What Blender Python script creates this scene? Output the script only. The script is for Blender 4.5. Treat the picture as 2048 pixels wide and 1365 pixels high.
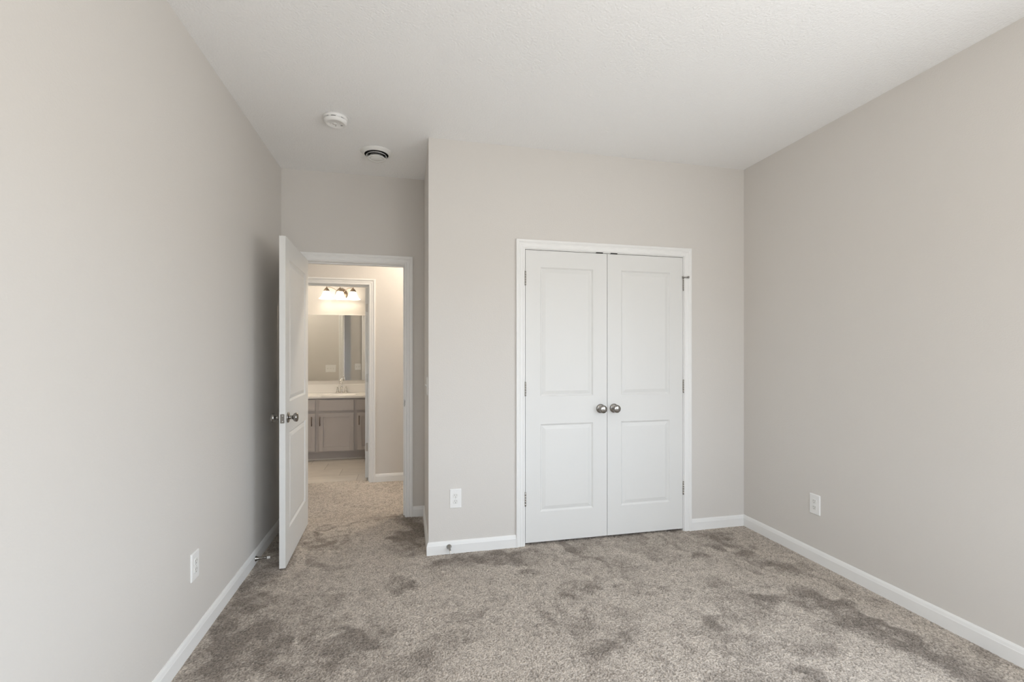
import bpy, math
import numpy as np
from mathutils import Vector, Matrix

# ------------------------------------------------------------------ measurements (metres)
HC = 1.3214            # camera height
H = 2.74               # ceiling height
XL, XR = -0.9404, 2.5304
YC = 3.0659            # closet wall face
YB = 3.8221            # wall with the open bedroom door
XE = 0.1359            # side face of the closet bump-out
YR = -0.95             # window wall behind the camera
T = 0.115              # partition thickness
YH = 4.935             # hall wall face with the bathroom doorway
YHB = YH + T
YM = 6.615             # vanity wall face
PI = math.pi

sc = bpy.context.scene
for o in list(bpy.data.objects):
    bpy.data.objects.remove(o)

# ------------------------------------------------------------------ camera, world, exposure
cam_d = bpy.data.cameras.new('camera')
cam = bpy.data.objects.new('camera', cam_d)
sc.collection.objects.link(cam)
cam.location = (0, 0, HC)
cam.rotation_euler = (PI / 2, 0, -0.2235)
cam_d.sensor_width = 36.0
cam_d.lens = 36.0 * 920.97 / 2048
cam_d.shift_y = (707.9 - 682.5) / 2048
cam_d.clip_start = 0.05
sc.camera = cam

vs = sc.view_settings
vs.view_transform = 'Standard'
vs.look = 'None'
vs.gamma = 1
vs.use_curve_mapping = False
vs.exposure = -0.28
sc.cycles.use_denoising = True
sc.cycles.max_bounces = 12
sc.cycles.diffuse_bounces = 8
sc.cycles.sample_clamp_indirect = 8

SKY = 9.9              # brightness of the overcast sky outside the windows
LAMP = 26.0            # unseen bedroom lamp, hung low to spread light over the ceiling
HALL_LAMP = 150.0
BATH_FILL_LAMP = 66.0  # unseen bathroom lamp, added to brighten the cabinet and floor

VANITY = 4.4

w = bpy.data.worlds.new('overcast_sky')
sc.world = w
w.use_nodes = True
bg = w.node_tree.nodes['Background']
wt = w.node_tree
wtc = wt.nodes.new('ShaderNodeTexCoord')
wsp = wt.nodes.new('ShaderNodeSeparateXYZ')
wmr = wt.nodes.new('ShaderNodeMapRange')
wmr.inputs['From Min'].default_value = -1
wmr.inputs['From Max'].default_value = 1
wcr = wt.nodes.new('ShaderNodeValToRGB')          # ground below the horizon, overcast sky above
wcr.color_ramp.elements[0].position = 0.0
wcr.color_ramp.elements[0].color = (0.52, 0.53, 0.53, 1)
wcr.color_ramp.elements[1].position = 1.0
wcr.color_ramp.elements[1].color = (0.77, 0.875, 1.0, 1)
e = wcr.color_ramp.elements.new(0.485); e.color = (0.56, 0.57, 0.57, 1)
e = wcr.color_ramp.elements.new(0.515); e.color = (0.80, 0.895, 1.0, 1)
wt.links.new(wtc.outputs['Generated'], wsp.inputs[0])
wt.links.new(wsp.outputs['Z'], wmr.inputs['Value'])
wt.links.new(wmr.outputs['Result'], wcr.inputs['Fac'])
wt.links.new(wcr.outputs['Color'], bg.inputs['Color'])
bg.inputs['Strength'].default_value = SKY

def portal(name, loc, rot, sx, sy):
    l = bpy.data.lights.new(name, 'AREA')
    l.shape = 'RECTANGLE'
    l.size, l.size_y = sx, sy
    l.cycles.is_portal = True
    o = bpy.data.objects.new(name, l)
    sc.collection.objects.link(o)
    o.location = loc
    o.rotation_euler = rot
    return o

WIN = (0.10, 2.10, 0.60, 1.95)           # window in the rear wall: x0 x1 z0 z1
RIGHT_FILL_WIN = (-0.66, 1.14, 0.55, 1.97)          # unseen window added in the right wall to brighten the left wall: y0 y1 z0 z1
HALL_FILL_WIN = (3.10, 4.00, 1.00, 1.90)          # unseen window added at the hall's left end for bluish daylight: y0 y1 z0 z1
portal('window_portal', ((WIN[0] + WIN[1]) / 2, YR - 0.10, (WIN[2] + WIN[3]) / 2), (PI / 2, 0, 0), WIN[1] - WIN[0], WIN[3] - WIN[2])
portal('right_fill_window_portal', (XR + 0.10, (RIGHT_FILL_WIN[0] + RIGHT_FILL_WIN[1]) / 2, (RIGHT_FILL_WIN[2] + RIGHT_FILL_WIN[3]) / 2), (PI / 2, 0, PI / 2), RIGHT_FILL_WIN[1] - RIGHT_FILL_WIN[0], RIGHT_FILL_WIN[3] - RIGHT_FILL_WIN[2])
portal('hall_fill_window_portal', (-2.9, (HALL_FILL_WIN[0] + HALL_FILL_WIN[1]) / 2, (HALL_FILL_WIN[2] + HALL_FILL_WIN[3]) / 2), (PI / 2, 0, -PI / 2), HALL_FILL_WIN[1] - HALL_FILL_WIN[0], HALL_FILL_WIN[3] - HALL_FILL_WIN[2])

# ------------------------------------------------------------------ materials
def material(name, col, rough=0.5, metal=0.0, bump=None, vary=0.0, vscale=6.0, emit=None, spec=0.5, coat=0.0):
    m = bpy.data.materials.new(name)
    m.use_nodes = True
    nt = m.node_tree
    b = nt.nodes['Principled BSDF']
    b.inputs['Base Color'].default_value = (*col, 1)
    b.inputs['Roughness'].default_value = rough
    b.inputs['Metallic'].default_value = metal
    b.inputs['Specular IOR Level'].default_value = spec
    b.inputs['Coat Weight'].default_value = coat
    tc = nt.nodes.new('ShaderNodeTexCoord')
    if vary:
        n = nt.nodes.new('ShaderNodeTexNoise')
        n.inputs['Scale'].default_value = vscale
        n.inputs['Detail'].default_value = 3
        nt.links.new(tc.outputs['Object'], n.inputs['Vector'])
        mx = nt.nodes.new('ShaderNodeMix')
        mx.data_type = 'RGBA'
        mx.inputs['A'].default_value = (*[c * (1 - vary) for c in col], 1)
        mx.inputs['B'].default_value = (*[min(1, c * (1 + vary)) for c in col], 1)
        nt.links.new(n.outputs['Fac'], mx.inputs['Factor'])
        nt.links.new(mx.outputs['Result'], b.inputs['Base Color'])
    if bump:
        n = nt.nodes.new('ShaderNodeTexNoise')
        n.inputs['Scale'].default_value = bump[0]
        n.inputs['Detail'].default_value = bump[2] if len(bump) > 2 else 2
        nt.links.new(tc.outputs['Object'], n.inputs['Vector'])
        bp = nt.nodes.new('ShaderNodeBump')
        bp.inputs['Strength'].default_value = 1
        bp.inputs['Distance'].default_value = bump[1]
        nt.links.new(n.outputs['Fac'], bp.inputs['Height'])
        nt.links.new(bp.outputs['Normal'], b.inputs['Normal'])
    if emit:
        b.inputs['Emission Color'].default_value = (*emit[0], 1)
        b.inputs['Emission Strength'].default_value = emit[1]
    return m

M_WALL = material('greige_wall_paint', (0.665, 0.640, 0.609), 0.75, bump=(140, 0.0006), vary=0.01, vscale=2, spec=0.25)
M_CEIL = material('textured_ceiling_paint', (0.89, 0.892, 0.892), 0.9, bump=(105, 0.0027, 1.5), spec=0.2)
M_TRIM = material('white_trim_paint', (0.82, 0.82, 0.81), 0.38, vary=0.01, vscale=3, spec=0.4)
M_DOOR = material('white_door_paint', (0.735, 0.735, 0.722), 0.45, vary=0.01, vscale=3, spec=0.4)
M_PLASTIC = material('white_plastic', (0.83, 0.83, 0.82), 0.35, vary=0.01, vscale=20)
M_PLASTIC2 = material('warm_white_plastic', (0.78, 0.78, 0.76), 0.45, vary=0.01, vscale=20)
M_DARK = material('black_plastic_and_dark_opening', (0.012, 0.012, 0.012), 0.6, vary=0.1, vscale=30)
M_SLOT = material('outlet_slot_shadowed_brass', (0.17, 0.165, 0.16), 0.6, vary=0.1, vscale=30)
M_NICKEL = material('satin_nickel', (0.31, 0.296, 0.278), 0.22, 1.0, vary=0.04, vscale=40)
M_CHROME = material('polished_chrome', (0.72, 0.71, 0.69), 0.10, 1.0, vary=0.02, vscale=40)
M_NICKEL_WARM = material('brushed_nickel_warm_light_tint', (0.36, 0.29, 0.22), 0.32, 1.0, vary=0.05, vscale=40)  # nickel, with the warm lamplight tint put into its colour
M_PULL = material('dark_bronze_pull', (0.15, 0.115, 0.095), 0.4, 0.8, vary=0.05, vscale=40)
M_HINGE = material('satin_nickel_hinge', (0.50, 0.48, 0.45), 0.36, 1.0, vary=0.04, vscale=40)
M_RUBBER = material('white_rubber', (0.80, 0.79, 0.77), 0.7, vary=0.02, vscale=40)
M_CAB = material('grey_cabinet_paint', (0.47, 0.44, 0.43), 0.5, vary=0.03, vscale=5)
M_COUNTER = material('white_cultured_marble', (0.82, 0.80, 0.77), 0.2, vary=0.015, vscale=6)
M_MIRROR = material('mirror_glass', (0.86, 0.87, 0.86), 0.0, 1.0, vary=0.002, vscale=1)
M_SHADE = material('lit_frosted_glass', (0.9, 0.88, 0.84), 0.4, emit=((1.0, 0.88, 0.72), VANITY), vary=0.01)
M_BULB = material('lit_bulb', (0.9, 0.88, 0.84), 0.4, emit=((1.0, 0.87, 0.70), VANITY * 3), vary=0.01)
M_DOME = material('lit_lamp_glass', (0.9, 0.9, 0.88), 0.4, emit=((1.0, 0.90, 0.78), LAMP), vary=0.01)
M_HDOME = material('lit_hall_lamp_glass', (0.9, 0.9, 0.88), 0.4, emit=((1.0, 0.88, 0.73), HALL_LAMP), vary=0.01)

M_BDOME = material('lit_added_bath_lamp_glass', (0.9, 0.9, 0.88), 0.4, emit=((1.0, 0.90, 0.76), BATH_FILL_LAMP), vary=0.01)

def carpet_material():
    m = bpy.data.materials.new('greige_frieze_carpet')
    m.use_nodes = True
    nt = m.node_tree
    b = nt.nodes['Principled BSDF']
    b.inputs['Roughness'].default_value = 1.0
    b.inputs['Specular IOR Level'].default_value = 0.05
    at = nt.nodes.new('ShaderNodeAttribute'); at.attribute_name = 'nap_shade'
    tu = nt.nodes.new('ShaderNodeAttribute'); tu.attribute_name = 'tuft_shade'
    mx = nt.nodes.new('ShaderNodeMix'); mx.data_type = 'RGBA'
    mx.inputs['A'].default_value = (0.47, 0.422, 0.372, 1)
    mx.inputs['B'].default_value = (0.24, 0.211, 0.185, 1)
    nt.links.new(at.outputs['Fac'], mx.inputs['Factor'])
    rmp = nt.nodes.new('ShaderNodeMapRange')
    rmp.inputs['To Min'].default_value = 0.50  # fibre tone plus shade between tufts, painted by pile height
    rmp.inputs['To Max'].default_value = 1.48
    nt.links.new(tu.outputs['Fac'], rmp.inputs['Value'])
    ml = nt.nodes.new('ShaderNodeMix'); ml.data_type = 'RGBA'; ml.blend_type = 'MULTIPLY'
    ml.inputs['Factor'].default_value = 1
    nt.links.new(mx.outputs['Result'], ml.inputs['A'])
    nt.links.new(rmp.outputs['Result'], ml.inputs['B'])
    nt.links.new(ml.outputs['Result'], b.inputs['Base Color'])
    return m

def tile_material():
    m = bpy.data.materials.new('greige_stone_tile')
    m.use_nodes = True
    nt = m.node_tree
    b = nt.nodes['Principled BSDF']
    b.inputs['Roughness'].default_value = 0.45
    def math_(op, a, c, d=None):
        n = nt.nodes.new('ShaderNodeMath'); n.operation = op
        for i, v in enumerate((a, c, d)):
            if v is None: continue
            if isinstance(v, (int, float)): n.inputs[i].default_value = v
            else: nt.links.new(v, n.inputs[i])
        return n.outputs[0]
    tc = nt.nodes.new('ShaderNodeTexCoord')
    sp = nt.nodes.new('ShaderNodeSeparateXYZ')
    nt.links.new(tc.outputs['Object'], sp.inputs[0])
    y = math_('SUBTRACT', sp.outputs['Y'], 5.015)
    row = math_('FLOOR', math_('DIVIDE', y, 0.305), 0)
    fy = math_('FRACT', math_('DIVIDE', y, 0.305), 0)
    xx = math_('DIVIDE', math_('ADD', math_('ADD', sp.outputs['X'], 0.523 + 6.1), math_('MULTIPLY', row, 0.2033)), 0.61)
    fx = math_('FRACT', xx, 0)
    ix = math_('FLOOR', xx, 0)
    jy = math_('MINIMUM', fy, math_('SUBTRACT', 1, fy))
    jx = math_('MINIMUM', fx, math_('SUBTRACT', 1, fx))
    g = math_('MAXIMUM', math_('LESS_THAN', jy, 0.0055), math_('LESS_THAN', jx, 0.004))
    cx = nt.nodes.new('ShaderNodeCombineXYZ')
    nt.links.new(ix, cx.inputs[0]); nt.links.new(row, cx.inputs[1])
    wn = nt.nodes.new('ShaderNodeTexWhiteNoise')
    nt.links.new(cx.outputs[0], wn.inputs['Vector'])
    no = nt.nodes.new('ShaderNodeTexNoise'); no.inputs['Scale'].default_value = 5; no.inputs['Detail'].default_value = 6
    mp = nt.nodes.new('ShaderNodeMapping'); mp.inputs['Scale'].default_value = (1, 3, 1)
    nt.links.new(tc.outputs['Object'], mp.inputs['Vector']); nt.links.new(mp.outputs['Vector'], no.inputs['Vector'])
    f = math_('ADD', math_('MULTIPLY', wn.outputs['Value'], 0.35), math_('MULTIPLY', no.outputs['Fac'], 0.65))
    mx = nt.nodes.new('ShaderNodeMix'); mx.data_type = 'RGBA'
    mx.inputs['A'].default_value = (0.45, 0.41, 0.37, 1); mx.inputs['B'].default_value = (0.70, 0.65, 0.59, 1)
    nt.links.new(f, mx.inputs['Factor'])
    mg = nt.nodes.new('ShaderNodeMix'); mg.data_type = 'RGBA'
    mg.inputs['B'].default_value = (0.30, 0.265, 0.23, 1)
    nt.links.new(mx.outputs['Result'], mg.inputs['A']); nt.links.new(g, mg.inputs['Factor'])
    nt.links.new(mg.outputs['Result'], b.inputs['Base Color'])
    return m

M_CARPET = carpet_material()
M_TILE = tile_material()

# ------------------------------------------------------------------ mesh helpers
class MB:
    def __init__(self):
        self.v, self.f, self.s = [], [], []
    def add(self, vs, fs, smooth=False):
        n = len(self.v)
        self.v += [tuple(p) for p in vs]
        self.f += [tuple(i + n for i in q) for q in fs]
        self.s += [smooth] * len(fs)
        return self
    def box(self, x0, y0, z0, x1, y1, z1):
        x0, x1 = sorted((x0, x1)); y0, y1 = sorted((y0, y1)); z0, z1 = sorted((z0, z1))
        vs = [(x, y, z) for z in (z0, z1) for y in (y0, y1) for x in (x0, x1)]
        return self.add(vs, [(0, 2, 3, 1), (4, 5, 7, 6), (0, 1, 5, 4), (2, 6, 7, 3), (0, 4, 6, 2), (1, 3, 7, 5)])
    def lathe(self, prof, org=(0, 0, 0), axis=(0, 0, 1), seg=40, sx=1.0, smooth=True, closed=False):
        """prof: list of (radius, height along axis); sx squeezes the first cross axis"""
        a = Vector(axis).normalized()
        t = Vector((1, 0, 0)) if abs(a.x) < 0.9 else Vector((0, 1, 0))
        u = (t - a * t.dot(a)).normalized(); vv = a.cross(u)
        o = Vector(org)
        vs, fs = [], []
        for r, h in prof:
            for k in range(seg):
                an = 2 * PI * k / seg
                vs.append(o + a * h + u * (r * math.cos(an) * sx) + vv * (r * math.sin(an)))
        n = len(prof)
        for i in range(n - 1 if not closed else n):
            j = (i + 1) % n
            for k in range(seg):
                k2 = (k + 1) % seg
                fs.append((i * seg + k, i * seg + k2, j * seg + k2, j * seg + k))
        if not closed:
            if prof[0][0] > 1e-6: fs.append(tuple(reversed(range(seg))))
            if prof[-1][0] > 1e-6: fs.append(tuple((n - 1) * seg + k for k in range(seg)))
        return self.add(vs, fs, smooth)
    def tube(self, pts, r, seg=12, taper=None):
        pts = [Vector(p) for p in pts]
        vs, fs = [], []
        up = Vector((0.31, 0.17, 0.93)).normalized()
        for i, p in enumerate(pts):
            d = (pts[min(i + 1, len(pts) - 1)] - pts[max(i - 1, 0)]).normalized()
            u = d.cross(up).normalized(); v2 = d.cross(u)
            rr = r if taper is None else taper[i]
            for k in range(seg):
                an = 2 * PI * k / seg
                vs.append(p + u * rr * math.cos(an) + v2 * rr * math.sin(an))
        n = len(pts)
        for i in range(n - 1):
            for k in range(seg):
                k2 = (k + 1) % seg
                fs.append((i * seg + k, i * seg + k2, (i + 1) * seg + k2, (i + 1) * seg + k))
        fs.append(tuple(reversed(range(seg)))); fs.append(tuple((n - 1) * seg + k for k in range(seg)))
        return self.add(vs, fs, True)
    def sweep(self, rows, closed_profile=True):
        """rows: for each path point the list of profile points in 3-D"""
        n, m = len(rows), len(rows[0])
        vs = [p for r in rows for p in r]
        fs = []
        for i in range(n - 1):
            for k in range(m if closed_profile else m - 1):
                k2 = (k + 1) % m
                fs.append((i * m + k, i * m + k2, (i + 1) * m + k2, (i + 1) * m + k))
        if closed_profile:
            fs.append(tuple(reversed(range(m)))); fs.append(tuple((n - 1) * m + k for k in range(m)))
        return self.add(vs, fs)
    def prism(self, poly, d0, d1, plane='xz'):
        """poly in 2-D, extruded along the third axis from d0 to d1"""
        def P(a, b, c):
            return (a, c, b) if plane == 'xz' else ((c, a, b) if plane == 'yz' else (a, b, c))
        n = len(poly)
        vs = [P(a, b, d0) for a, b in poly] + [P(a, b, d1) for a, b in poly]
        fs = [tuple(range(n)), tuple(range(2 * n - 1, n - 1, -1))]
        for i in range(n):
            j = (i + 1) % n
            fs.append((i, j, n + j, n + i))
        return self.add(vs, fs)
    def build(self, name, mat, parent=None, loc=(0, 0, 0), rz=0.0, bevel=0.0, seg=2):
        me = bpy.data.meshes.new(name)
        me.from_pydata([tuple(p) for p in self.v], [], self.f)
        me.polygons.foreach_set('use_smooth', self.s)
        import bmesh
        bm = bmesh.new(); bm.from_mesh(me)
        bmesh.ops.recalc_face_normals(bm, faces=bm.faces)
        bm.to_mesh(me); bm.free()
        me.materials.append(mat)
        o = bpy.data.objects.new(name, me)
        sc.collection.objects.link(o)
        o.location = loc; o.rotation_euler = (0, 0, rz)
        if parent: o.parent = parent
        if bevel:
            b = o.modifiers.new('bevel', 'BEVEL')
            b.width = bevel; b.segments = seg; b.limit_method = 'ANGLE'; b.angle_limit = math.radians(40)
            b.harden_normals = False
        return o

def tag(o, label, cat=None, group=None, kind=None):
    o['label'] = label
    if cat: o['category'] = cat
    if group: o['group'] = group
    if kind: o['kind'] = kind
    return o
def empty(name, loc, rz=0.0):
    o = bpy.data.objects.new(name, None)
    o.empty_display_size = 0.05
    sc.collection.objects.link(o)
    o.location = loc; o.rotation_euler = (0, 0, rz)
    return o
def copy_tree(o, parent=None):
    c = o.copy(); sc.collection.objects.link(c)
    c.parent = parent
    for ch in list(o.children):
        copy_tree(ch, c)
    return c
def struct(o, label, cat):
    return tag(o, label, cat, kind='structure')
def rrect(x0, z0, x1, z1, r, n=5):
    pts = []
    for cx, cz, a0 in ((x1 - r, z1 - r, 0), (x0 + r, z1 - r, 90), (x0 + r, z0 + r, 180), (x1 - r, z0 + r, 270)):
        for k in range(n + 1):
            a = math.radians(a0 + 90 * k / n)
            pts.append((cx + r * math.cos(a), cz + r * math.sin(a)))
    return pts

# ------------------------------------------------------------------ large structure: walls, ceiling, floor
# door openings (rough, between jambs' outer faces)
JT = 0.018                                   # jamb thickness
CL = (0.789, 2.004, 2.041)                   # closet: jamb faces x0 x1, head z
EN = (-0.790, -0.0215, 2.041)                # bedroom doorway
BA = (-1.052, -0.386, 2.022)                 # bathroom doorway

def wall_x(name, y0, y1, x0, x1, opening=None, label='', z1=H):
    """a wall running along x, with an optional opening (x0, x1, z0, z1)"""
    m = MB()
    if opening:
        a, b, c, d = opening
        m.box(x0, y0, -0.05, a, y1, z1).box(b, y0, -0.05, x1, y1, z1).box(a, y0, d, b, y1, z1)
        if c > 0: m.box(a, y0, -0.05, b, y1, c)
    else:
        m.box(x0, y0, -0.05, x1, y1, z1)
    return struct(m.build(name, M_WALL), label, 'wall')
def wall_y(name, x0, x1, y0, y1, opening=None, label=''):
    m = MB()
    if opening:
        a, b, c, d = opening
        m.box(x0, y0, -0.05, x1, a, H).box(x0, b, -0.05, x1, y1, H).box(x0, a, d, x1, b, H).box(x0, a, -0.05, x1, b, c)
    else:
        m.box(x0, y0, -0.05, x1, y1, H)
    return struct(m.build(name, M_WALL), label, 'wall')

wall_y('wall_left', XL - T, XL, YR, YB, label='long greige wall at the left with one outlet')
wall_y('wall_right', XR, XR + T, YR - T, YB + T, RIGHT_FILL_WIN, label='long greige wall at the right with one outlet')
wall_x('wall_rear', YR - T, YR, XL - T, XR, WIN, label='greige window wall behind the viewer')
wall_x('wall_closet', YC, YC + T, XE, XR, (CL[0] - JT, CL[1] + JT, 0, CL[2] + JT), label='greige wall holding the white double closet doors')
wall_y('wall_closet_side', XE, XE + T, YC + T, YB, label='narrow greige side wall of the closet beside the doorway')
wall_x('wall_entry', YB, YB + T, XL - T, XR, (EN[0] - JT, EN[1] + JT, 0, EN[2] + JT), label='greige wall around the open bedroom doorway')
wall_x('wall_hall', YH, YHB, -2.9, 1.1, (BA[0] - JT, BA[1] + JT, 0, BA[2] + JT), label='warmly lit hall wall with the bathroom doorway')
wall_y('wall_hall_right', 1.0, 1.1, YB + T, YH, label='greige end wall at the right of the hall')
wall_y('wall_hall_left', -2.9, -2.8, 2.4, YH, HALL_FILL_WIN, label='far left hall wall with an added daylight window')
wall_x('wall_landing', 2.3, 2.4, -2.9, XL - T, label='greige wall beyond the hall corner')
wall_x('wall_vanity', YM, YM + T, -2.75, -0.16, label='greige bathroom wall behind the mirror and vanity light')
wall_y('wall_bathroom_left', -2.75, -2.65, YHB, YM, label='left wall of the bathroom')
wall_y('wall_bathroom_right', -0.26, -0.16, YHB, YM, label='right wall of the bathroom behind the open door')

struct(MB().box(-2.95, YR - T, H, XR + T, YM + T, H + 0.1).build('ceiling', M_CEIL), 'white ceiling with orange peel texture', 'ceiling')
struct(MB().box(-2.95, YR - T, -0.12, XR + T, YHB, -0.014).build('floor', material('plywood_subfloor', (0.45, 0.36, 0.26), 0.8, vary=0.1)), 'subfloor under the carpet', 'floor')
struct(MB().box(-2.75, YHB - 0.012, -0.12, -0.16, YM + T, -0.010).build('floor_bathroom', M_TILE), 'beige stone tile floor of the bathroom', 'floor')

# windows (rear; the right and hall ones are added for their daylight)
def window(name, ax, c0, c1, z0, z1, d0, d1, label):
    m = MB()
    fw = 0.05
    def bx(a, b, c, d):
        if ax == 'x': m.box(a, d0, c, b, d1, d)
        else: m.box(d0, a, c, d1, b, d)
    bx(c0, c0 + fw, z0, z1); bx(c1 - fw, c1, z0, z1)
    bx(c0 + fw, c1 - fw, z0, z0 + fw); bx(c0 + fw, c1 - fw, z1 - fw, z1)
    mid = (c0 + c1) / 2
    bx(mid - 0.03, mid + 0.03, z0 + fw, z1 - fw)
    return struct(m.build(name, M_TRIM), label, 'window')
window('window_1', 'x', WIN[0], WIN[1], WIN[2], WIN[3], YR - 0.08, YR - 0.03, 'white framed double window behind the viewer')
window('window_3', 'y', RIGHT_FILL_WIN[0], RIGHT_FILL_WIN[1], RIGHT_FILL_WIN[2], RIGHT_FILL_WIN[3], XR + 0.03, XR + 0.08, 'white framed double window added unseen in the right wall for fill daylight')
window('window_2', 'y', HALL_FILL_WIN[0], HALL_FILL_WIN[1], HALL_FILL_WIN[2], HALL_FILL_WIN[3], -2.88, -2.83, 'white framed window added at the left end of the hall for daylight')

# ------------------------------------------------------------------ carpet
def vnoise(x, y, scale, seed):
    x = x * scale + 1000; y = y * scale + 1000
    xi = np.floor(x).astype(np.int64); yi = np.floor(y).astype(np.int64)
    fx = x - xi; fy = y - yi
    fx = fx * fx * (3 - 2 * fx); fy = fy * fy * (3 - 2 * fy)
    def h(a, b):
        n = (a * 374761393 + b * 668265263 + seed * 1442695041) & 0xffffffff
        n = ((n ^ (n >> 13)) * 1274126177) & 0xffffffff
        n = n ^ (n >> 16)
        return (n & 0xffff) / 65535.0
    a = h(xi, yi); b = h(xi + 1, yi); c = h(xi, yi + 1); d = h(xi + 1, yi + 1)
    return (a * (1 - fx) + b * fx) * (1 - fy) + (c * (1 - fx) + d * fx) * fy
def sstep(v, a, b):
    t = np.clip((v - a) / (b - a), 0, 1)
    return t * t * (3 - 2 * t)

# pile lying over the other way, plus painted shadow by the closet corner: (x, y, radius along, radius across, direction degrees, amount)
NAP_SHADE = [(-0.82, 2.60, 0.55, 0.14, 90, 0.75), (-0.72, 2.15, 0.35, 0.17, 70, 0.8), (-0.45, 2.12, 0.20, 0.10, 30, 0.6),
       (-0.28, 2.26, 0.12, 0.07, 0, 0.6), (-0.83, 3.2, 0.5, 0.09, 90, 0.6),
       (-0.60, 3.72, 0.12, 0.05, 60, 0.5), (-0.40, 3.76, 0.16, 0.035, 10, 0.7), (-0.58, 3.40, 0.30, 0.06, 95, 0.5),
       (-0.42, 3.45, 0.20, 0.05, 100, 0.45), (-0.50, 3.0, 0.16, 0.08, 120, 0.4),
       (0.06, 3.60, 0.30, 0.105, 90, 0.9), (0.02, 3.30, 0.26, 0.11, 90, 0.75),  # behind the closet corner: brushed pile and shadow, both put into the colour
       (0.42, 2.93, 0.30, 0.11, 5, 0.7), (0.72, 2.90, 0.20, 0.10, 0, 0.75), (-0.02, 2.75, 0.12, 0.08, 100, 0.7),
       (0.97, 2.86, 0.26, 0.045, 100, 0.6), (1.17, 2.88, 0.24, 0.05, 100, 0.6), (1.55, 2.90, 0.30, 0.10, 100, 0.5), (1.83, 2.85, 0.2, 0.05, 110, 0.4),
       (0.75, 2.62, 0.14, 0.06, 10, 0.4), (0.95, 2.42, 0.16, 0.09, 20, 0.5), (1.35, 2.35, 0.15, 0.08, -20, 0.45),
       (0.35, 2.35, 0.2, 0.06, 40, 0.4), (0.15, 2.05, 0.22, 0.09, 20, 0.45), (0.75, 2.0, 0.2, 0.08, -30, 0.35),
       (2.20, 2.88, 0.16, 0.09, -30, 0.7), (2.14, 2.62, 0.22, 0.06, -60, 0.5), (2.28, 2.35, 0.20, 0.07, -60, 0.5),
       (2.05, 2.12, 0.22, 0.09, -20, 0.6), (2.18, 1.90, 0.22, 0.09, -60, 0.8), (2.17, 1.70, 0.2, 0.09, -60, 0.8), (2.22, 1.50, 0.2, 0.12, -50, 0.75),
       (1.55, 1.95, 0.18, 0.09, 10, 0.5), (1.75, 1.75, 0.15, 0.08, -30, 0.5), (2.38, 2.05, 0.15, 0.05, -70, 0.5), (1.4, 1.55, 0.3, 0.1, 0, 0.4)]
def nap_shade_field(x, y):
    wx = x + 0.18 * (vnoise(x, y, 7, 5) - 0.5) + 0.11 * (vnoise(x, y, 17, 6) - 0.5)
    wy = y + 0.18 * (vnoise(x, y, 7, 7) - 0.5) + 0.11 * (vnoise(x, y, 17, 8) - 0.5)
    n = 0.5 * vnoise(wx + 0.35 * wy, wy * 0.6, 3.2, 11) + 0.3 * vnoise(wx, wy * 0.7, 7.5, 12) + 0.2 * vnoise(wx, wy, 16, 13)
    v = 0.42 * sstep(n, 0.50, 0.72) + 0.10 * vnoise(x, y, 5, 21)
    for cx, cy, ra, rb, dg, am in NAP_SHADE:
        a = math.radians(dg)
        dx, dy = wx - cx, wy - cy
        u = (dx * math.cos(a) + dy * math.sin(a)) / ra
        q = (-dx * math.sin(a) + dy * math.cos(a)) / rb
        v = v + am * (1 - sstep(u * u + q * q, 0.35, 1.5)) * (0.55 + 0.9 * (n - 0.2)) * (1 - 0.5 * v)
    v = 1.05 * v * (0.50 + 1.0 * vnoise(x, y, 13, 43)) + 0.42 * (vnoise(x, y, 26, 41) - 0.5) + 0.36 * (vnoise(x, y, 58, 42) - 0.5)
    return np.clip(v, 0, 1)

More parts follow.
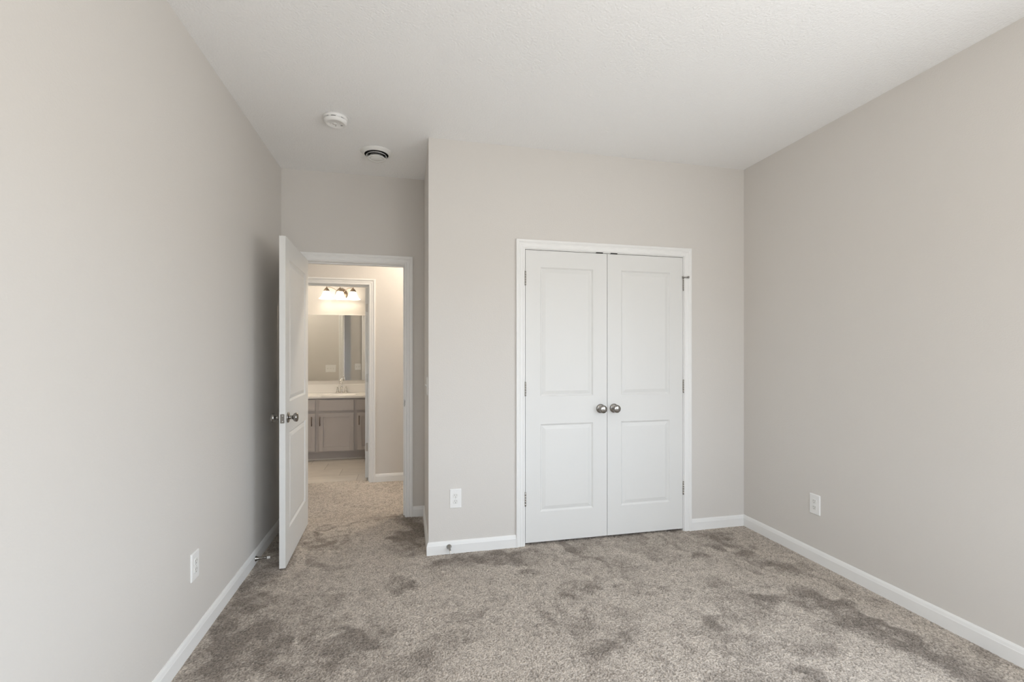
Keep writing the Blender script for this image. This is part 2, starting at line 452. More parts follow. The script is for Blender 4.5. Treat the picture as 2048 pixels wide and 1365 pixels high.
def make_carpet(rects, label, seed):
    rng = np.random.default_rng(seed)
    V, F, NP, TF = [], [], [], []
    base = 0
    for x0, x1, y0, y1, s in rects:
        nx = max(2, int(round((x1 - x0) / s)) + 1); ny = max(2, int(round((y1 - y0) / s)) + 1)
        X, Y = np.meshgrid(np.linspace(x0, x1, nx), np.linspace(y0, y1, ny))
        R = rng.random((ny, nx))
        P = np.pad(R, 1, mode='edge')
        S = 0.64 * R + 0.09 * (P[:-2, 1:-1] + P[2:, 1:-1] + P[1:-1, :-2] + P[1:-1, 2:])
        S = np.clip((S - 0.5) * 1.35 + 0.5 + 0.12 * (vnoise(X, Y, 105, 51) - 0.5), 0, 1)
        amp = 0.0058 * min(1.0, s / 0.0042)
        Z = (S - 0.55) * amp + 0.003 * (vnoise(X, Y, 9, 31) - 0.5)
        jx = (rng.random((ny, nx)) - 0.5) * s * 0.7; jy = (rng.random((ny, nx)) - 0.5) * s * 0.7
        jx[:, 0] = jx[:, -1] = 0; jy[0, :] = jy[-1, :] = 0
        V.append(np.stack([X + jx, Y + jy, Z], -1).reshape(-1, 3))
        NP.append(nap_shade_field(X, Y).ravel()); TF.append(S.ravel())
        i = np.arange(nx * ny).reshape(ny, nx) + base
        F.append(np.stack([i[:-1, :-1], i[:-1, 1:], i[1:, 1:], i[1:, :-1]], -1).reshape(-1, 4))
        base += nx * ny
    V = np.concatenate(V).astype(np.float32); F = np.concatenate(F).astype(np.int32)
    me = bpy.data.meshes.new('carpet')
    me.vertices.add(len(V)); me.vertices.foreach_set('co', V.ravel())
    me.loops.add(F.size); me.loops.foreach_set('vertex_index', F.ravel())
    me.polygons.add(len(F))
    me.polygons.foreach_set('loop_start', np.arange(0, F.size, 4, dtype=np.int32))
    me.polygons.foreach_set('use_smooth', np.ones(len(F), dtype=bool))
    me.update(calc_edges=True)
    for nm, arr in (('nap_shade', NP), ('tuft_shade', TF)):
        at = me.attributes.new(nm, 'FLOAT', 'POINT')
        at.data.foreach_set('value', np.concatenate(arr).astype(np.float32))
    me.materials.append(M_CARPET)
    o = bpy.data.objects.new('carpet', me)
    sc.collection.objects.link(o)
    return tag(o, label, 'carpet', kind='stuff')
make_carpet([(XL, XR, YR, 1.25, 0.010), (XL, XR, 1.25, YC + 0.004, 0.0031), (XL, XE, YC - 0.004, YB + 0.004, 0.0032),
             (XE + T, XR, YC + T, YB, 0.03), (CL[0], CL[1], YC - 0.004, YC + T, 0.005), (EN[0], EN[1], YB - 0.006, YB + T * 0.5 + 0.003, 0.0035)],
            'greige cut pile carpet with darker patches of brushed pile and painted shade over the bedroom floor', 7)
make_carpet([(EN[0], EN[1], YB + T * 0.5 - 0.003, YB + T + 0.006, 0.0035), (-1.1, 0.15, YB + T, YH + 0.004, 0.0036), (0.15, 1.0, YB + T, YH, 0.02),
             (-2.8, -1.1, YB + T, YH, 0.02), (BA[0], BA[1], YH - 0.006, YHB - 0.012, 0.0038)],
            'warmly lit greige carpet of the hall beyond the open bedroom doorway', 8)

# ------------------------------------------------------------------ trim: casings with jambs, baseboards
CAS = [(0.0, 0.0), (0.0, 0.0085), (0.003, 0.0105), (0.010, 0.0110), (0.0125, 0.0085), (0.016, 0.0085), (0.030, 0.0120),
       (0.034, 0.0100), (0.0365, 0.0105), (0.046, 0.0165), (0.056, 0.0165), (0.060, 0.0145), (0.060, 0.0)]
def casing(name, op, yface, sgn, label, zb=-0.01):
    """U-shaped casing round an opening; sgn -1 faces -y, +1 faces +y"""
    x0, x1, zt = op
    r = 0.005
    a, b, t = x0 - r, x1 + r, zt + r
    rows = [[(a - w_, yface + sgn * d, zb) for w_, d in CAS], [(a - w_, yface + sgn * d, t + w_) for w_, d in CAS],
            [(b + w_, yface + sgn * d, t + w_) for w_, d in CAS], [(b + w_, yface + sgn * d, zb) for w_, d in CAS]]
    return struct(MB().sweep(rows).build(name, M_TRIM), label, 'door casing')
def jamb(parent, op, y0, y1, stop_y):
    x0, x1, zt = op
    m = MB()
    m.box(x0 - JT, y0, -0.01, x0, y1, zt + JT).box(x1, y0, -0.01, x1 + JT, y1, zt + JT).box(x0, y0, zt, x1, y1, zt + JT)
    m.build('jamb', M_TRIM, parent)
    s = MB()
    a, b = stop_y, stop_y + 0.032
    s.box(x0, a, -0.01, x0 + 0.011, b, zt - 0.011).box(x1 - 0.011, a, -0.01, x1, b, zt - 0.011).box(x0, a, zt - 0.011, x1, b, zt)
    s.build('stop_strip', M_TRIM, parent)
t1 = casing('trim_1', CL, YC, -1, 'white casing around the double closet doors')
jamb(t1, CL, YC, YC + T, YC + 0.040)
t2 = casing('trim_2', EN, YB, -1, 'white casing around the open bedroom doorway')
jamb(t2, EN, YB, YB + T, YB + 0.040)
casing('trim_3', EN, YB + T, 1, 'white casing on the hall side of the bedroom doorway')
t4 = casing('trim_4', BA, YH, -1, 'white casing around the bathroom doorway, seen through the bedroom doorway')
jamb(t4, BA, YH, YHB, YHB - 0.072)
casing('trim_5', BA, YHB, 1, 'white casing on the bathroom side, seen in the mirror')
# strike plate lip on the bedroom doorway's right jamb
sp = MB()
sp.prism([(EN[1] - 0.003, 0.893), (EN[1] + 0.003, 0.898), (EN[1] + 0.0055, 0.91), (EN[1] + 0.0062, 0.922), (EN[1] + 0.0055, 0.934),
          (EN[1] + 0.003, 0.946), (EN[1] - 0.003, 0.951)], YB - 0.0035, YB + 0.001)
sp.box(EN[1] - 0.0012, YB, 0.893, EN[1] + 0.0002, YB + 0.034, 0.951)
sp.build('strike_plate', M_NICKEL, t2)['label'] = 'satin nickel strike plate'

BB = [(0.0, -0.012), (0.013, -0.012), (0.013, 0.058), (0.0115, 0.0615), (0.0105, 0.066), (0.0085, 0.0735), (0.004, 0.0815), (0.0, 0.0825)]
def baseboard(name, pts, side, label):
    """pts: plan polyline on the wall faces; side +1 offsets to the left of travel"""
    n = len(pts)
    P = [Vector(p) for p in pts]
    rows = []
    for i in range(n):
        d0 = (P[i] - P[i - 1]).normalized() if i else (P[1] - P[0]).normalized()
        d1 = (P[i + 1] - P[i]).normalized() if i < n - 1 else d0
        n0 = Vector((-d0.y, d0.x)) * side; n1 = Vector((-d1.y, d1.x)) * side
        mm = (n0 + n1)
        mm = mm / mm.dot(n0)
        rows.append([(P[i].x + mm.x * t, P[i].y + mm.y * t, z) for t, z in BB])
    return struct(MB().sweep(rows).build(name, M_TRIM), label, 'baseboard')
ci = 0.065
baseboard('baseboard_closet', [(CL[0] - ci, YC), (XE, YC), (XE, YB), (EN[1] + ci, YB)], 1, 'white baseboard wrapping the closet corner left of the closet doors')
baseboard('baseboard_right', [(XR, YR), (XR, YC), (CL[1] + ci, YC)], 1, 'white baseboard along the right wall and right of the closet doors')
baseboard('baseboard_left', [(EN[0] - ci, YB), (XL, YB), (XL, YR)], 1, 'white baseboard along the left wall')
baseboard('baseboard_rear', [(XL, YR), (XR, YR)], 1, 'white baseboard under the window behind the viewer')
baseboard('baseboard_hall', [(1.0, YH), (BA[1] + ci, YH)], 1, 'white baseboard on the hall wall right of the bathroom doorway')
baseboard('baseboard_hall_left', [(BA[0] - ci, YH), (-2.8, YH)], 1, 'white baseboard on the hall wall left of the bathroom doorway')
baseboard('baseboard_landing', [(XL - T, 2.4), (XL - T, YB + T), (EN[0] - ci, YB + T)], -1, 'white baseboard around the hall corner')

# ------------------------------------------------------------------ doors
def slab(wd, ht, th, panels):
    """two-sided moulded panel door; x 0..wd, y 0..th, z 0..ht"""
    m = MB()
    steps = [(0.0, 0.0), (0.003, 0.0030), (0.010, 0.0085), (0.014, 0.0090), (0.018, 0.0070), (0.037, 0.0020), (0.040, 0.0018)]
    for side in (0, 1):
        def P(x, z, d):
            return (x, d if side == 0 else th - d, z)
        xs = [0, panels[0][0], panels[0][2], wd]
        zs = [0] + sorted([p[1] for p in panels] + [p[3] for p in panels]) + [ht]
        for i in range(3):
            for j in range(len(zs) - 1):
                if i == 1 and j % 2 == 1: continue
                m.add([P(xs[i], zs[j], 0), P(xs[i + 1], zs[j], 0), P(xs[i + 1], zs[j + 1], 0), P(xs[i], zs[j + 1], 0)], [(0, 1, 2, 3)])
        for a, b, c, d in panels:
            for k in range(len(steps) - 1):
                (i0, d0), (i1, d1) = steps[k], steps[k + 1]
                o = [P(a + i0, b + i0, d0), P(c - i0, b + i0, d0), P(c - i0, d - i0, d0), P(a + i0, d - i0, d0)]
                n = [P(a + i1, b + i1, d1), P(c - i1, b + i1, d1), P(c - i1, d - i1, d1), P(a + i1, d - i1, d1)]
                m.add(o + n, [(q, (q + 1) % 4, 4 + (q + 1) % 4, 4 + q) for q in range(4)])
            i1, d1 = steps[-1]
            m.add([P(a + i1, b + i1, d1), P(c - i1, b + i1, d1), P(c - i1, d - i1, d1), P(a + i1, d - i1, d1)], [(0, 1, 2, 3)])
    m.add([(0, 0, 0), (wd, 0, 0), (wd, th, 0), (0, th, 0)], [(0, 1, 2, 3)])
    m.add([(0, 0, ht), (wd, 0, ht), (wd, th, ht), (0, th, ht)], [(0, 1, 2, 3)])
    m.add([(0, 0, 0), (0, th, 0), (0, th, ht), (0, 0, ht)], [(0, 1, 2, 3)])
    m.add([(wd, 0, 0), (wd, th, 0), (wd, th, ht), (wd, 0, ht)], [(0, 1, 2, 3)])
    return m
def merge(o, dist=1e-5):
    import bmesh
    bm = bmesh.new(); bm.from_mesh(o.data)
    bmesh.ops.remove_doubles(bm, verts=bm.verts, dist=dist)
    bmesh.ops.recalc_face_normals(bm, faces=bm.faces)
    bm.to_mesh(o.data); bm.free()
    return o
KNOB = [(0.0, 0.0), (0.0325, 0.0), (0.0325, 0.004), (0.030, 0.0075), (0.022, 0.0095), (0.0135, 0.011), (0.0115, 0.016), (0.0115, 0.027),
        (0.014, 0.031), (0.0205, 0.034), (0.0262, 0.0395), (0.0285, 0.0470), (0.0278, 0.0535), (0.0245, 0.0580), (0.0180, 0.0603), (0.009, 0.0615), (0.0, 0.062)]
def knob(parent, x, y, z, ydir):
    o = MB().lathe(KNOB, (x, y, z), (0, ydir, 0), 48).build('door_knob', M_NICKEL, parent)
    o['label'] = 'round satin nickel knob'
    return o
def hinge(parent, x, y, z, leaf=None):
    m = MB()
    hh = 0.089
    for k in range(5):
        a = z - hh / 2 + k * hh / 5
        m.lathe([(0.0058, a + 0.0006), (0.0058, a + hh / 5 - 0.0006)], (x, y, 0), (0, 0, 1), 16)
    m.lathe([(0.0045, z - hh / 2 - 0.004), (0.0045, z + hh / 2 + 0.004)], (x, y, 0), (0, 0, 1), 14)
    m.lathe([(0.0, z + hh / 2 + 0.002), (0.006, z + hh / 2 + 0.003), (0.0055, z + hh / 2 + 0.006), (0.0, z + hh / 2 + 0.008)], (x, y, 0), (0, 0, 1), 14)
    if leaf:
        m.prism(rrect(leaf[0], z - hh / 2, leaf[1], z + hh / 2, 0.012), leaf[2], leaf[3], 'yz')
    o = m.build('hinge', M_HINGE, parent)
    o['label'] = 'satin nickel hinge'
    return o

DH = 2.0195
def two_panels(wd, mx):
    return [(mx, 0.207, wd - mx, 0.815), (mx, 1.007, wd - mx, 1.904)]
# closet pair
wd = 0.6032
for nm, x0, kx, hx, lab in (('door_1', 0.7922, wd - 0.050, -0.002, 'left leaf of the closed white double closet doors'),
                            ('door_2', 1.3988, 0.050, wd + 0.0045, 'right leaf of the closed white double closet doors')):
    d = merge(slab(wd, DH, 0.035, two_panels(wd, 0.106)).build(nm, M_DOOR, loc=(x0, YC + 0.0015, 0.0175)))
    struct(d, lab, 'door')
    knob(d, kx, 0.0, 0.912, -1)
    for hz in (0.302, 1.060, 1.822):
        hinge(d, hx, -0.0045, hz)
    # roller catch at the head of the leaf, black recess showing
    cx = 0.545 if nm == 'door_1' else 0.050
    c = MB().box(cx - 0.026, -0.0028, DH - 0.0005, cx + 0.026, 0.030, DH + 0.0075).build('catch', M_DARK, d)
    c['label'] = 'black catch on top edge'
    if nm == 'door_2':
        p = MB()
        p.tube([(hx - 0.014, -0.016, 1.822 + 0.052), (hx, -0.008, 1.822 + 0.050), (hx + 0.020, -0.018, 1.822 + 0.050), (hx + 0.028, -0.022, 1.822 + 0.050)], 0.0048)
        p.lathe([(0.0, 0.0), (0.0085, 0.001), (0.0085, 0.009), (0.0, 0.010)], (hx + 0.026, -0.021, 1.822 + 0.050), (0.55, -0.8, 0), 16)
        p.lathe([(0.0085, -0.006), (0.0085, 0.004)], (hx, -0.0045, 1.822 + 0.050), (0, 0, 1), 16)
        p.build('hinge_pin_stop', M_NICKEL, d)['label'] = 'metal bumper stop on top hinge'

# bedroom door, swung open against the left wall
wd = 0.762
d = merge(slab(wd, DH + 0.008, 0.035, two_panels(wd, 0.110)).build('door_3', M_DOOR))
for vtx in d.data.vertices:
    vtx.co.x += 0.003; vtx.co.y += 0.005
d.location = (EN[0] + 0.004, YB - 0.014, 0.0125)
d.rotation_euler = (0, 0, math.radians(-88.4))
struct(d, 'open white panel door swung in beside the left wall', 'door')
knob(d, 0.003 + wd - 0.060, 0.040, 0.912, 1)
knob(d, 0.003 + wd - 0.060, 0.005, 0.912, -1)
lp = MB().prism(rrect(0.0105, 0.884, 0.0345, 0.940, 0.004), wd + 0.0022, wd + 0.0040, 'yz').build('latch_plate', M_NICKEL, d)
lp['label'] = 'satin nickel latch face plate'
MB().box(wd + 0.0038, 0.016, 0.902, wd + 0.0075, 0.029, 0.922).build('latch_bolt', M_NICKEL, lp)
for hz in (0.895, 0.929):
    MB().lathe([(0.0, 0), (0.0036, 0.0), (0.003, 0.0012), (0.0, 0.0014)], (wd + 0.0038, 0.0225, hz), (1, 0, 0), 12).build('screw', M_CHROME, lp)
for hz in (0.302, 1.060, 1.822):
    hinge(d, 0, 0, hz)

# bathroom door, swung into the bathroom; its hinge edge faces the viewer
d = merge(slab(0.660, 2.000, 0.035, [(0.10, 0.207, 0.56, 0.815), (0.10, 1.007, 0.56, 1.885)]).build('door_4', M_DOOR))
for vtx in d.data.vertices:
    vtx.co.x += 0.003; vtx.co.y += 0.005
d.location = (BA[1] - 0.007, YHB + 0.0235, 0.014)
d.rotation_euler = (0, 0, math.radians(90.5))
struct(d, 'open white bathroom door seen edge-on with three hinge leaves', 'door')
for hz in (0.322, 1.050, 1.790):
    hinge(d, 0, 0, hz, (0.0075, 0.036, 0.0015, 0.0034))

# ------------------------------------------------------------------ outlets and switches (local: x right, z up, faces -y)
def outlet(name, loc, rz, label):
    t = tag(empty(name, loc, rz), label, 'outlet', 'duplex outlets low on the bedroom walls')
    m = MB()
    hw, hh = 0.0385, 0.0635
    prof = [(0.0, 0.0), (0.0, 0.003), (0.0025, 0.0055), (0.0045, 0.0062)]
    rings = [[(x, -d_, z) for x, z in rrect(-hw + i, -hh + i, hw - i, hh - i, 0.004)] for i, d_ in prof]
    m.sweep([r for r in rings])
    m.build('cover_plate', M_PLASTIC, t)
    for s in (-1, 1):
        r = MB()
        pts = []
        for k in range(40):
            a = 2 * PI * k / 40
            pts.append((0.0172 * math.cos(a), max(-0.0143, min(0.0143, 0.0172 * math.sin(a))) + s * 0.0195))
        r.prism(pts, -0.0060, -0.0084)
        ro = r.build('receptacle', M_PLASTIC2, t, bevel=0.0005)
        sl = MB()
        cz = s * 0.0195
        sl.box(-0.0074, -0.0086, cz + 0.0005, -0.0052, -0.0080, cz + 0.0085)
        sl.box(0.0052, -0.0086, cz + 0.0010, 0.0072, -0.0080, cz + 0.0080)
        sl.lathe([(0.0026, 0.0), (0.0026, 0.0006)], (0, -0.0080, cz - 0.0078), (0, -1, 0), 14)
        sl.build('slots', M_SLOT, ro)['label'] = 'dark plug slots'
    MB().lathe([(0.0032, 0), (0.0028, 0.0012), (0.0, 0.0016)], (0, -0.0060, 0), (0, -1, 0), 14).build('screw', M_PLASTIC2, t)
    return t
outlet('wall_outlet', (0.312, YC, 0.360), 0, 'white outlet left of the closet doors')
outlet('wall_outlet', (XR, 2.4295, 0.363), -PI / 2, 'white outlet low on the right wall')
outlet('wall_outlet', (XL, 2.351, 0.362), PI / 2, 'white outlet low on the left wall')

def switch(name, loc, rz, gangs, label, width, height=0.122):
    t = tag(empty(name, loc, rz), label, 'light switch')
    prof = [(0.0, 0.0), (0.0, 0.003), (0.0025, 0.0055), (0.0045, 0.0062)]
    m = MB()
    m.sweep([[(x, -d_, z) for x, z in rrect(-width / 2 + i, -height / 2 + i, width / 2 - i, height / 2 - i, 0.004)] for i, d_ in prof])
    m.build('cover_plate', M_PLASTIC, t)
    for g in range(gangs):
        cx = (g - (gangs - 1) / 2) * 0.046
        s = MB()
        s.box(cx - 0.005, -0.0072, -0.012, cx + 0.005, -0.0060, 0.012)
        s.prism([(-0.006, -0.005), (-0.006, 0.006), (-0.0175, 0.0125), (-0.0190, 0.0090)], cx - 0.0037, cx + 0.0037, 'yz')
        s.build('toggle', M_PLASTIC2, t)
    return t
switch('light_switch', (XE, 3.200, 1.100), -PI / 2, 1, 'light switch seen edge-on at the closet corner', 0.074)
switch('light_switch', (-1.2465, YHB, 1.072), PI, 3, 'wide three-toggle switch plate reflected in the bathroom mirror', 0.165)
switch('light_switch', (-0.928, YB + T, 1.068), PI, 2, 'two-toggle switch plate reflected at the right of the mirror', 0.116)

# ------------------------------------------------------------------ door stops
def door_stop(loc, axis, label):
    t = tag(empty('door_stop', loc), label, 'door stop', 'baseboard door stops')
    MB().lathe([(0.0, 0.0), (0.0165, 0.0), (0.0165, 0.002), (0.0125, 0.008), (0.0090, 0.018), (0.0070, 0.032), (0.0062, 0.050), (0.0060, 0.066), (0.0, 0.066)], (0, 0, 0), axis, 28).build('stem', M_NICKEL, t)
    MB().lathe([(0.0, 0.0655), (0.0078, 0.0655), (0.0085, 0.067), (0.0082, 0.081), (0.0072, 0.0835), (0.0, 0.084)], (0, 0, 0), axis, 24).build('rubber_tip', M_RUBBER, t)
    return t
door_stop((XL + 0.0128, 3.170, 0.036), (1, 0.02, 0), 'flared metal door stop on the left baseboard behind the open door')
door_stop((0.268, YC - 0.0128, 0.048), (0.05, -1, -0.10), 'flared metal door stop on the baseboard below the outlet left of the closet')

# ------------------------------------------------------------------ ceiling devices
t = tag(empty('smoke_detector', (-0.420, 2.929, H)), 'round white smoke detector on the ceiling', 'smoke detector')
MB().lathe([(0.0, 0), (0.0690, 0.0), (0.0690, -0.008), (0.0670, -0.0125), (0.0640, -0.0155), (0.0, -0.0155)], seg=56).build('base_ring', M_PLASTIC, t)
MB().lathe([(0.0, -0.015), (0.0600, -0.015), (0.0600, -0.0210), (0.0, -0.0210)], seg=56).build('vent_gap', M_DARK, t)['label'] = 'dark vent slot ring'
bd = MB().lathe([(0.0, -0.0205), (0.0640, -0.0205), (0.0668, -0.0215), (0.0672, -0.024), (0.0665, -0.029), (0.0630, -0.0350), (0.0570, -0.0395), (0.0520, -0.0412), (0.0505, -0.0402), (0.0, -0.0402)], seg=56).build('body', M_PLASTIC, t)
for k in range(8):                                              # ribs that bridge the vent slot
    a0 = 2 * PI * (k + 0.5) / 8
    da = 0.10 if k % 2 else 0.24
    rb = MB()
    p = []
    for r in (0.0590, 0.0650):
        for a in (a0 - da, a0 + da):
            p.append((r * math.cos(a), r * math.sin(a)))
    rb.add([(x, y, z) for z in (-0.0150, -0.0208) for x, y in p], [(0, 1, 3, 2), (4, 6, 7, 5), (0, 4, 5, 1), (2, 3, 7, 6), (0, 2, 6, 4), (1, 5, 7, 3)])
    rb.build('rib', M_PLASTIC, t)
MB().lathe([(0.0, 0), (0.0125, 0), (0.0115, -0.002), (0.0, -0.0024)], (-0.004, -0.004, -0.0402), seg=24).build('test_button', M_PLASTIC2, bd)
MB().lathe([(0.0026, 0), (0.0026, -0.0008)], (-0.002, 0.022, -0.0402), seg=12).build('indicator', M_DARK, bd)['label'] = 'black indicator light'
mk = MB()
mk.box(0.0290, 0.0060, -0.0412, 0.0312, 0.0150, -0.0400).box(0.0312, 0.0060, -0.0412, 0.0335, 0.0080, -0.0400).box(0.0312, 0.0130, -0.0412, 0.0335, 0.0150, -0.0400)
mk.box(0.0350, 0.0060, -0.0412, 0.0395, 0.0080, -0.0400).box(0.0375, 0.0080, -0.0412, 0.0395, 0.0150, -0.0400)
mk.build('printed_mark', M_DARK, bd)['label'] = 'small black printed mark'
M_GREY = material('grey_print', (0.42, 0.42, 0.41), 0.6, vary=0.02)
MB().box(0.026, -0.018, -0.0408, 0.0275, -0.004, -0.0400).build('seam', M_GREY, bd)
MB().box(-0.031, -0.014, -0.0408, -0.0298, 0.010, -0.0400).build('seam', M_GREY, bd)

t = tag(empty('ceiling_vent', (-0.211, 3.368, H)), 'round white stepped air diffuser on the ceiling by the doorway', 'air vent')
MB().lathe([(0.106, -0.0005), (0.108, -0.003), (0.106, -0.0065), (0.0845, -0.0205), (0.0815, -0.0210), (0.0812, -0.0190), (0.098, -0.0005)], seg=64, closed=True).build('outer_ring', M_PLASTIC2, t)
MB().lathe([(0.0, -0.0006), (0.0975, -0.0006), (0.0975, -0.0016), (0.0, -0.0016)], seg=48).build('duct_dark_disc', M_DARK, t)['label'] = 'black disc for the dark inside of the duct'  # solid ceiling above; the duct's inner darkness is painted as a black disc
MB().lathe([(0.0600, -0.0155), (0.0705, -0.0290), (0.0720, -0.0312), (0.0700, -0.0318), (0.0585, -0.0165)], seg=64, closed=True).build('middle_ring', M_PLASTIC2, t)
MB().lathe([(0.0, -0.0260), (0.0465, -0.0285), (0.0600, -0.0450), (0.0640, -0.0480), (0.0625, -0.0500), (0.0450, -0.0490), (0.0440, -0.0450), (0.0420, -0.0450), (0.0410, -0.0490), (0.038, -0.0502), (0.0, -0.0502)], seg=64).build('center_cone', M_PLASTIC2, t)
MB().lathe([(0.012, -0.0014), (0.012, -0.031)], seg=16).build('stem', M_DARK, t)
for a in (0.4, 2.5, 4.6):
    MB().tube([(0.088 * math.cos(a), 0.088 * math.sin(a), -0.0150), (0.030 * math.cos(a), 0.030 * math.sin(a), -0.0330)], 0.0022).build('bracket', M_DARK, t)

def ceiling_light(loc, mat, label, drop=0.0, r=0.16):
    t = tag(empty('ceiling_light', loc), label, 'ceiling light')
    MB().lathe([(0.0, 0), (0.065, 0), (0.065, -0.018), (0.055, -0.028), (0, -0.028)], seg=40).build('canopy', M_NICKEL, t)
    MB().tube([(0, 0, -0.027), (0, 0, -0.027 - drop - 0.03)], 0.006).build('stem', M_NICKEL, t)
    prof = [(r * math.sin(a), -0.055 - drop - r * 0.75 * (1 - math.cos(a))) for a in np.linspace(0.0, PI, 17)]
    prof[0] = (0.0, prof[0][1]); prof[-1] = (0.0, prof[-1][1])
    MB().lathe(prof, seg=40).build('glass_globe', mat, t)
    return t
ceiling_light((0.85, 0.40, H), M_DOME, 'unseen globe lamp hung low above the viewer to light the bedroom ceiling', 0.42, 0.15)
ceiling_light((0.40, 4.42, H), M_HDOME, 'glass globe lamp on the hall ceiling', 0.0, 0.10)
ceiling_light((-1.75, 5.70, H), M_BDOME, 'unseen globe lamp added on the bathroom ceiling as fill light', 0.0, 0.12)

# ------------------------------------------------------------------ bathroom
YF = 6.081                                                      # cabinet face
cab = tag(empty('vanity_cabinet', (-0.865, YF, -0.010)), 'grey shaker vanity cabinet seen through the doorways', 'cabinet')
z0 = 0.010                                                      # local z of carpet level
def cl(x): return x + 0.865
m = MB()
XA, XB = -1.445, -0.275
m.box(cl(XA), 0, 0.105, cl(XA) + 0.02, 0.530, 0.776).box(cl(XB) - 0.02, 0, 0.105, cl(XB), 0.530, 0.776)
m.box(cl(XA) + 0.02, 0.02, 0.105, cl(XB) - 0.02, 0.530, 0.123).box(cl(XA) + 0.02, 0.520, 0.123, cl(XB) - 0.02, 0.530, 0.776)
m.box(cl(XA) + 0.02, 0, 0.105, cl(XB) - 0.02, 0.02, 0.776)
m.build('carcass', M_CAB, cab)
MB().box(cl(XA), 0.075, 0.0, cl(XB), 0.525, 0.1048).build('toe_kick', M_CAB, cab)
MB().box(cl(XA), 0.064, 0.0, cl(XB), 0.0748, 0.018).build('shoe_strip', material('pale_caulk_strip', (0.62, 0.60, 0.57), 0.6, vary=0.02), cab)['label'] = 'pale strip along the toe kick'
def front(name, x0, x1, za, zb, shaker):
    m = MB()
    x0, x1, za, zb = cl(x0), cl(x1), za + z0, zb + z0
    if shaker:
        fw = 0.050
        m.box(x0, -0.0205, za, x0 + fw, -0.0005, zb).box(x1 - fw, -0.0205, za, x1, -0.0005, zb)
        m.box(x0 + fw, -0.0205, za, x1 - fw, -0.0005, za + fw).box(x0 + fw, -0.0205, zb - fw, x1 - fw, -0.0005, zb)
        m.box(x0 + fw, -0.0120, za + fw, x1 - fw, -0.0005, zb - fw)
    else:
        m.box(x0, -0.0205, za, x1, -0.0005, zb)
    return m.build(name, M_CAB, cab, bevel=0.0012)
def pull(parent, x, za, zb):
    m = MB()
    x = cl(x)
    m.tube([(x, -0.050, za + z0), (x, -0.050, zb + z0)], 0.0052)
    for z in (za + 0.018, zb - 0.018):
        m.tube([(x, -0.0200, z + z0), (x, -0.050, z + z0)], 0.0042)
    m.build('handle', M_PULL, parent)['label'] = 'slim bar pull'
for x0, x1, hx in ((-1.402, -1.106, -1.142), (-1.064, -0.654, -1.047), (-0.611, -0.315, -0.588)):
    front('drawer', x0, x1, 0.614, 0.747, False)
    dd = front('door', x0, x1, 0.114, 0.584, True)
    pull(dd, hx, 0.432, 0.548)

# countertop with an integral oval bowl and backsplash
tp = tag(empty('vanity_countertop', (-0.865, 6.30, 0.770)), 'white vanity top with integral oval sink and backsplash', 'countertop')
nx, ny = 118, 56
X = np.linspace(XA - 0.012, XB + 0.010, nx); Y = np.linspace(6.056, YM - 0.001, ny)
vs, fs = [], []
for j in range(ny):
    for i in range(nx):
        e = math.sqrt(((X[i] + 0.868) / 0.215) ** 2 + ((Y[j] - 6.30) / 0.165) ** 2)
        z = 0.022
        if e < 1.07:
            k = max(0.0, min(1.0, (1.07 - e) / 0.07))
            z -= 0.004 * k
            if e < 1: z -= 0.12 * (1 - e ** 2.6)
        vs.append((X[i] + 0.865, Y[j] - 6.30, z))
for j in range(ny - 1):
    for i in range(nx - 1):
        a = j * nx + i
        fs.append((a, a + 1, a + nx + 1, a + nx))
m = MB(); m.add(vs, fs, True)
x0, x1, ya, yb = X[0] + 0.865, X[-1] + 0.865, Y[0] - 6.30, Y[-1] - 6.30
m.add([(x0, ya, 0), (x1, ya, 0), (x1, ya, 0.022), (x0, ya, 0.022)], [(0, 1, 2, 3)])
m.add([(x0, ya, 0), (x0, yb, 0), (x0, yb, 0.022), (x0, ya, 0.022)], [(0, 1, 2, 3)])
m.add([(x1, ya, 0), (x1, yb, 0), (x1, yb, 0.022), (x1, ya, 0.022)], [(0, 1, 2, 3)])
m.build('sink_top', M_COUNTER, tp)
MB().box(x0, yb - 0.020, 0.0222, x1, yb, 0.1365).build('backsplash', M_COUNTER, tp, bevel=0.003)
MB().lathe([(0.0, 0), (0.021, 0), (0.019, 0.003), (0.0, 0.0035)], (-0.003, 0.0, -0.1015), seg=24).build('drain', M_CHROME, tp)['label'] = 'chrome drain'

# faucet
fa = tag(empty('faucet', (-0.857, 6.525, 0.7925)), 'chrome two handle faucet on the vanity top', 'faucet')
MB().prism(rrect(-0.080, -0.024, 0.080, 0.024, 0.0235, 8), 0.0, 0.009, 'xy').build('base_plate', M_CHROME, fa, bevel=0.002)
sp = MB()
sp.lathe([(0.020, 0.008), (0.018, 0.016), (0.0125, 0.028), (0.0135, 0.060), (0.0165, 0.072), (0.0165, 0.082), (0.012, 0.092), (0.0115, 0.115), (0.0145, 0.125), (0.0145, 0.138), (0.010, 0.150), (0.0, 0.153)], seg=28)
pts, tr = [], []
for k in range(15):
    a = PI * 0.98 * k / 14
    pts.append((0, -0.052 + 0.052 * math.cos(a), 0.135 + 0.060 * math.sin(a)))
    tr.append(0.0105 - 0.002 * k / 14)
sp.tube(pts, 0.01, 16, tr)
sp.lathe([(0.0105, 0.0), (0.0115, 0.004), (0.0115, 0.016), (0.0085, 0.020)], (0, -0.104, 0.122), (0, 0, 1), 20)
sp.lathe([(0.004, 0.150), (0.004, 0.205), (0.008, 0.209), (0.008, 0.216), (0.0, 0.219)], (0, 0.002, 0), (0, 0, 1), 16)
sp.build('spout', M_CHROME, fa)
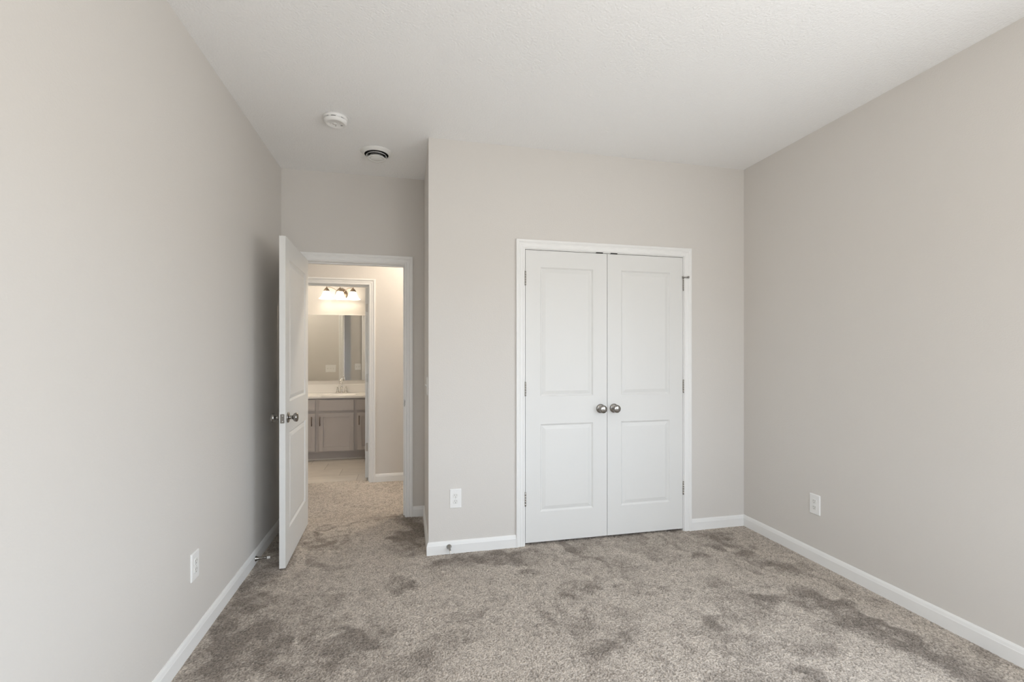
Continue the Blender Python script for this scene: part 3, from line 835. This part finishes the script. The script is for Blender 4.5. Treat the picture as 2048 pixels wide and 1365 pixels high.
for s in (-1, 1):
    h = MB()
    h.lathe([(0.0265, 0.008), (0.0255, 0.014), (0.0165, 0.036), (0.0135, 0.048), (0.0155, 0.055), (0.0135, 0.064), (0.010, 0.070), (0.011, 0.082), (0.007, 0.095), (0.0, 0.098)], (s * 0.052, 0, 0), seg=24)
    h.tube([(s * 0.052, -0.004, 0.078), (s * 0.064, -0.012, 0.084), (s * 0.072, -0.024, 0.090)], 0.005, 12, [0.006, 0.005, 0.0042])
    h.build('handle', M_CHROME, fa)

# mirror
tag(MB().box(-1.425, YM - 0.006, 0.958, -0.300, YM - 0.0005, 1.846).build('bathroom_mirror', M_MIRROR), 'frameless mirror above the vanity', 'mirror')

# vanity light with three bell shades
YS = 6.462
vl = tag(empty('vanity_light', (-0.872, YM, 2.13)), 'three-bell vanity light glowing above the mirror', 'vanity light')
MB().lathe([(0.0, 0), (0.080, 0.0), (0.078, 0.010), (0.055, 0.020), (0.030, 0.026), (0.016, 0.034), (0.0, 0.036)], (0, 0, 0), (0, -1, 0), 40, sx=1.0).build('backplate', M_NICKEL_WARM, vl)
for i, sx in enumerate((-0.166, 0.0, 0.166)):
    yy = YS - YM
    zt = 0.068
    a = MB()
    if sx:
        pts = []
        for k in range(15):
            u = k / 14
            pts.append((sx * (0.10 + 0.90 * u), -0.028 + (yy + 0.028) * (u ** 0.8), -0.005 + (zt + 0.000) * math.sin(u * PI * 0.5) ** 0.8 + 0.018 * math.sin(u * PI)))
    else:
        pts = [(0, -0.030 + (yy + 0.030) * k / 8, 0.01 + (zt - 0.01) * math.sin(k / 8 * PI / 2)) for k in range(9)]
    a.tube(pts, 0.0042, 10)
    a.build('arm', M_NICKEL_WARM, vl)
    hd = MB().lathe([(0.0, 0.078), (0.006, 0.076), (0.0075, 0.070), (0.005, 0.064), (0.010, 0.061), (0.020, 0.053), (0.032, 0.036), (0.0385, 0.022), (0.0395, 0.016), (0.0, 0.016)], (sx, yy, 0), seg=28).build('shade_holder', M_NICKEL_WARM, vl)
    sh = MB().lathe([(0.036, 0.0158), (0.041, 0.010), (0.047, -0.008), (0.055, -0.030), (0.066, -0.052), (0.081, -0.072), (0.094, -0.083), (0.092, -0.085), (0.078, -0.073), (0.063, -0.053), (0.051, -0.030), (0.043, -0.008), (0.035, 0.010)], (sx, yy, 0), seg=40, closed=True).build('glass_shade', M_SHADE, vl)
    sh['label'] = 'glowing frosted white bell shade'
    MB().lathe([(0.0, 0.015), (0.012, 0.012), (0.013, -0.010), (0.024, -0.030), (0.028, -0.045), (0.022, -0.062), (0.010, -0.070), (0.0, -0.072)], (sx, yy, 0), seg=24).build('bulb', M_BULB, vl)
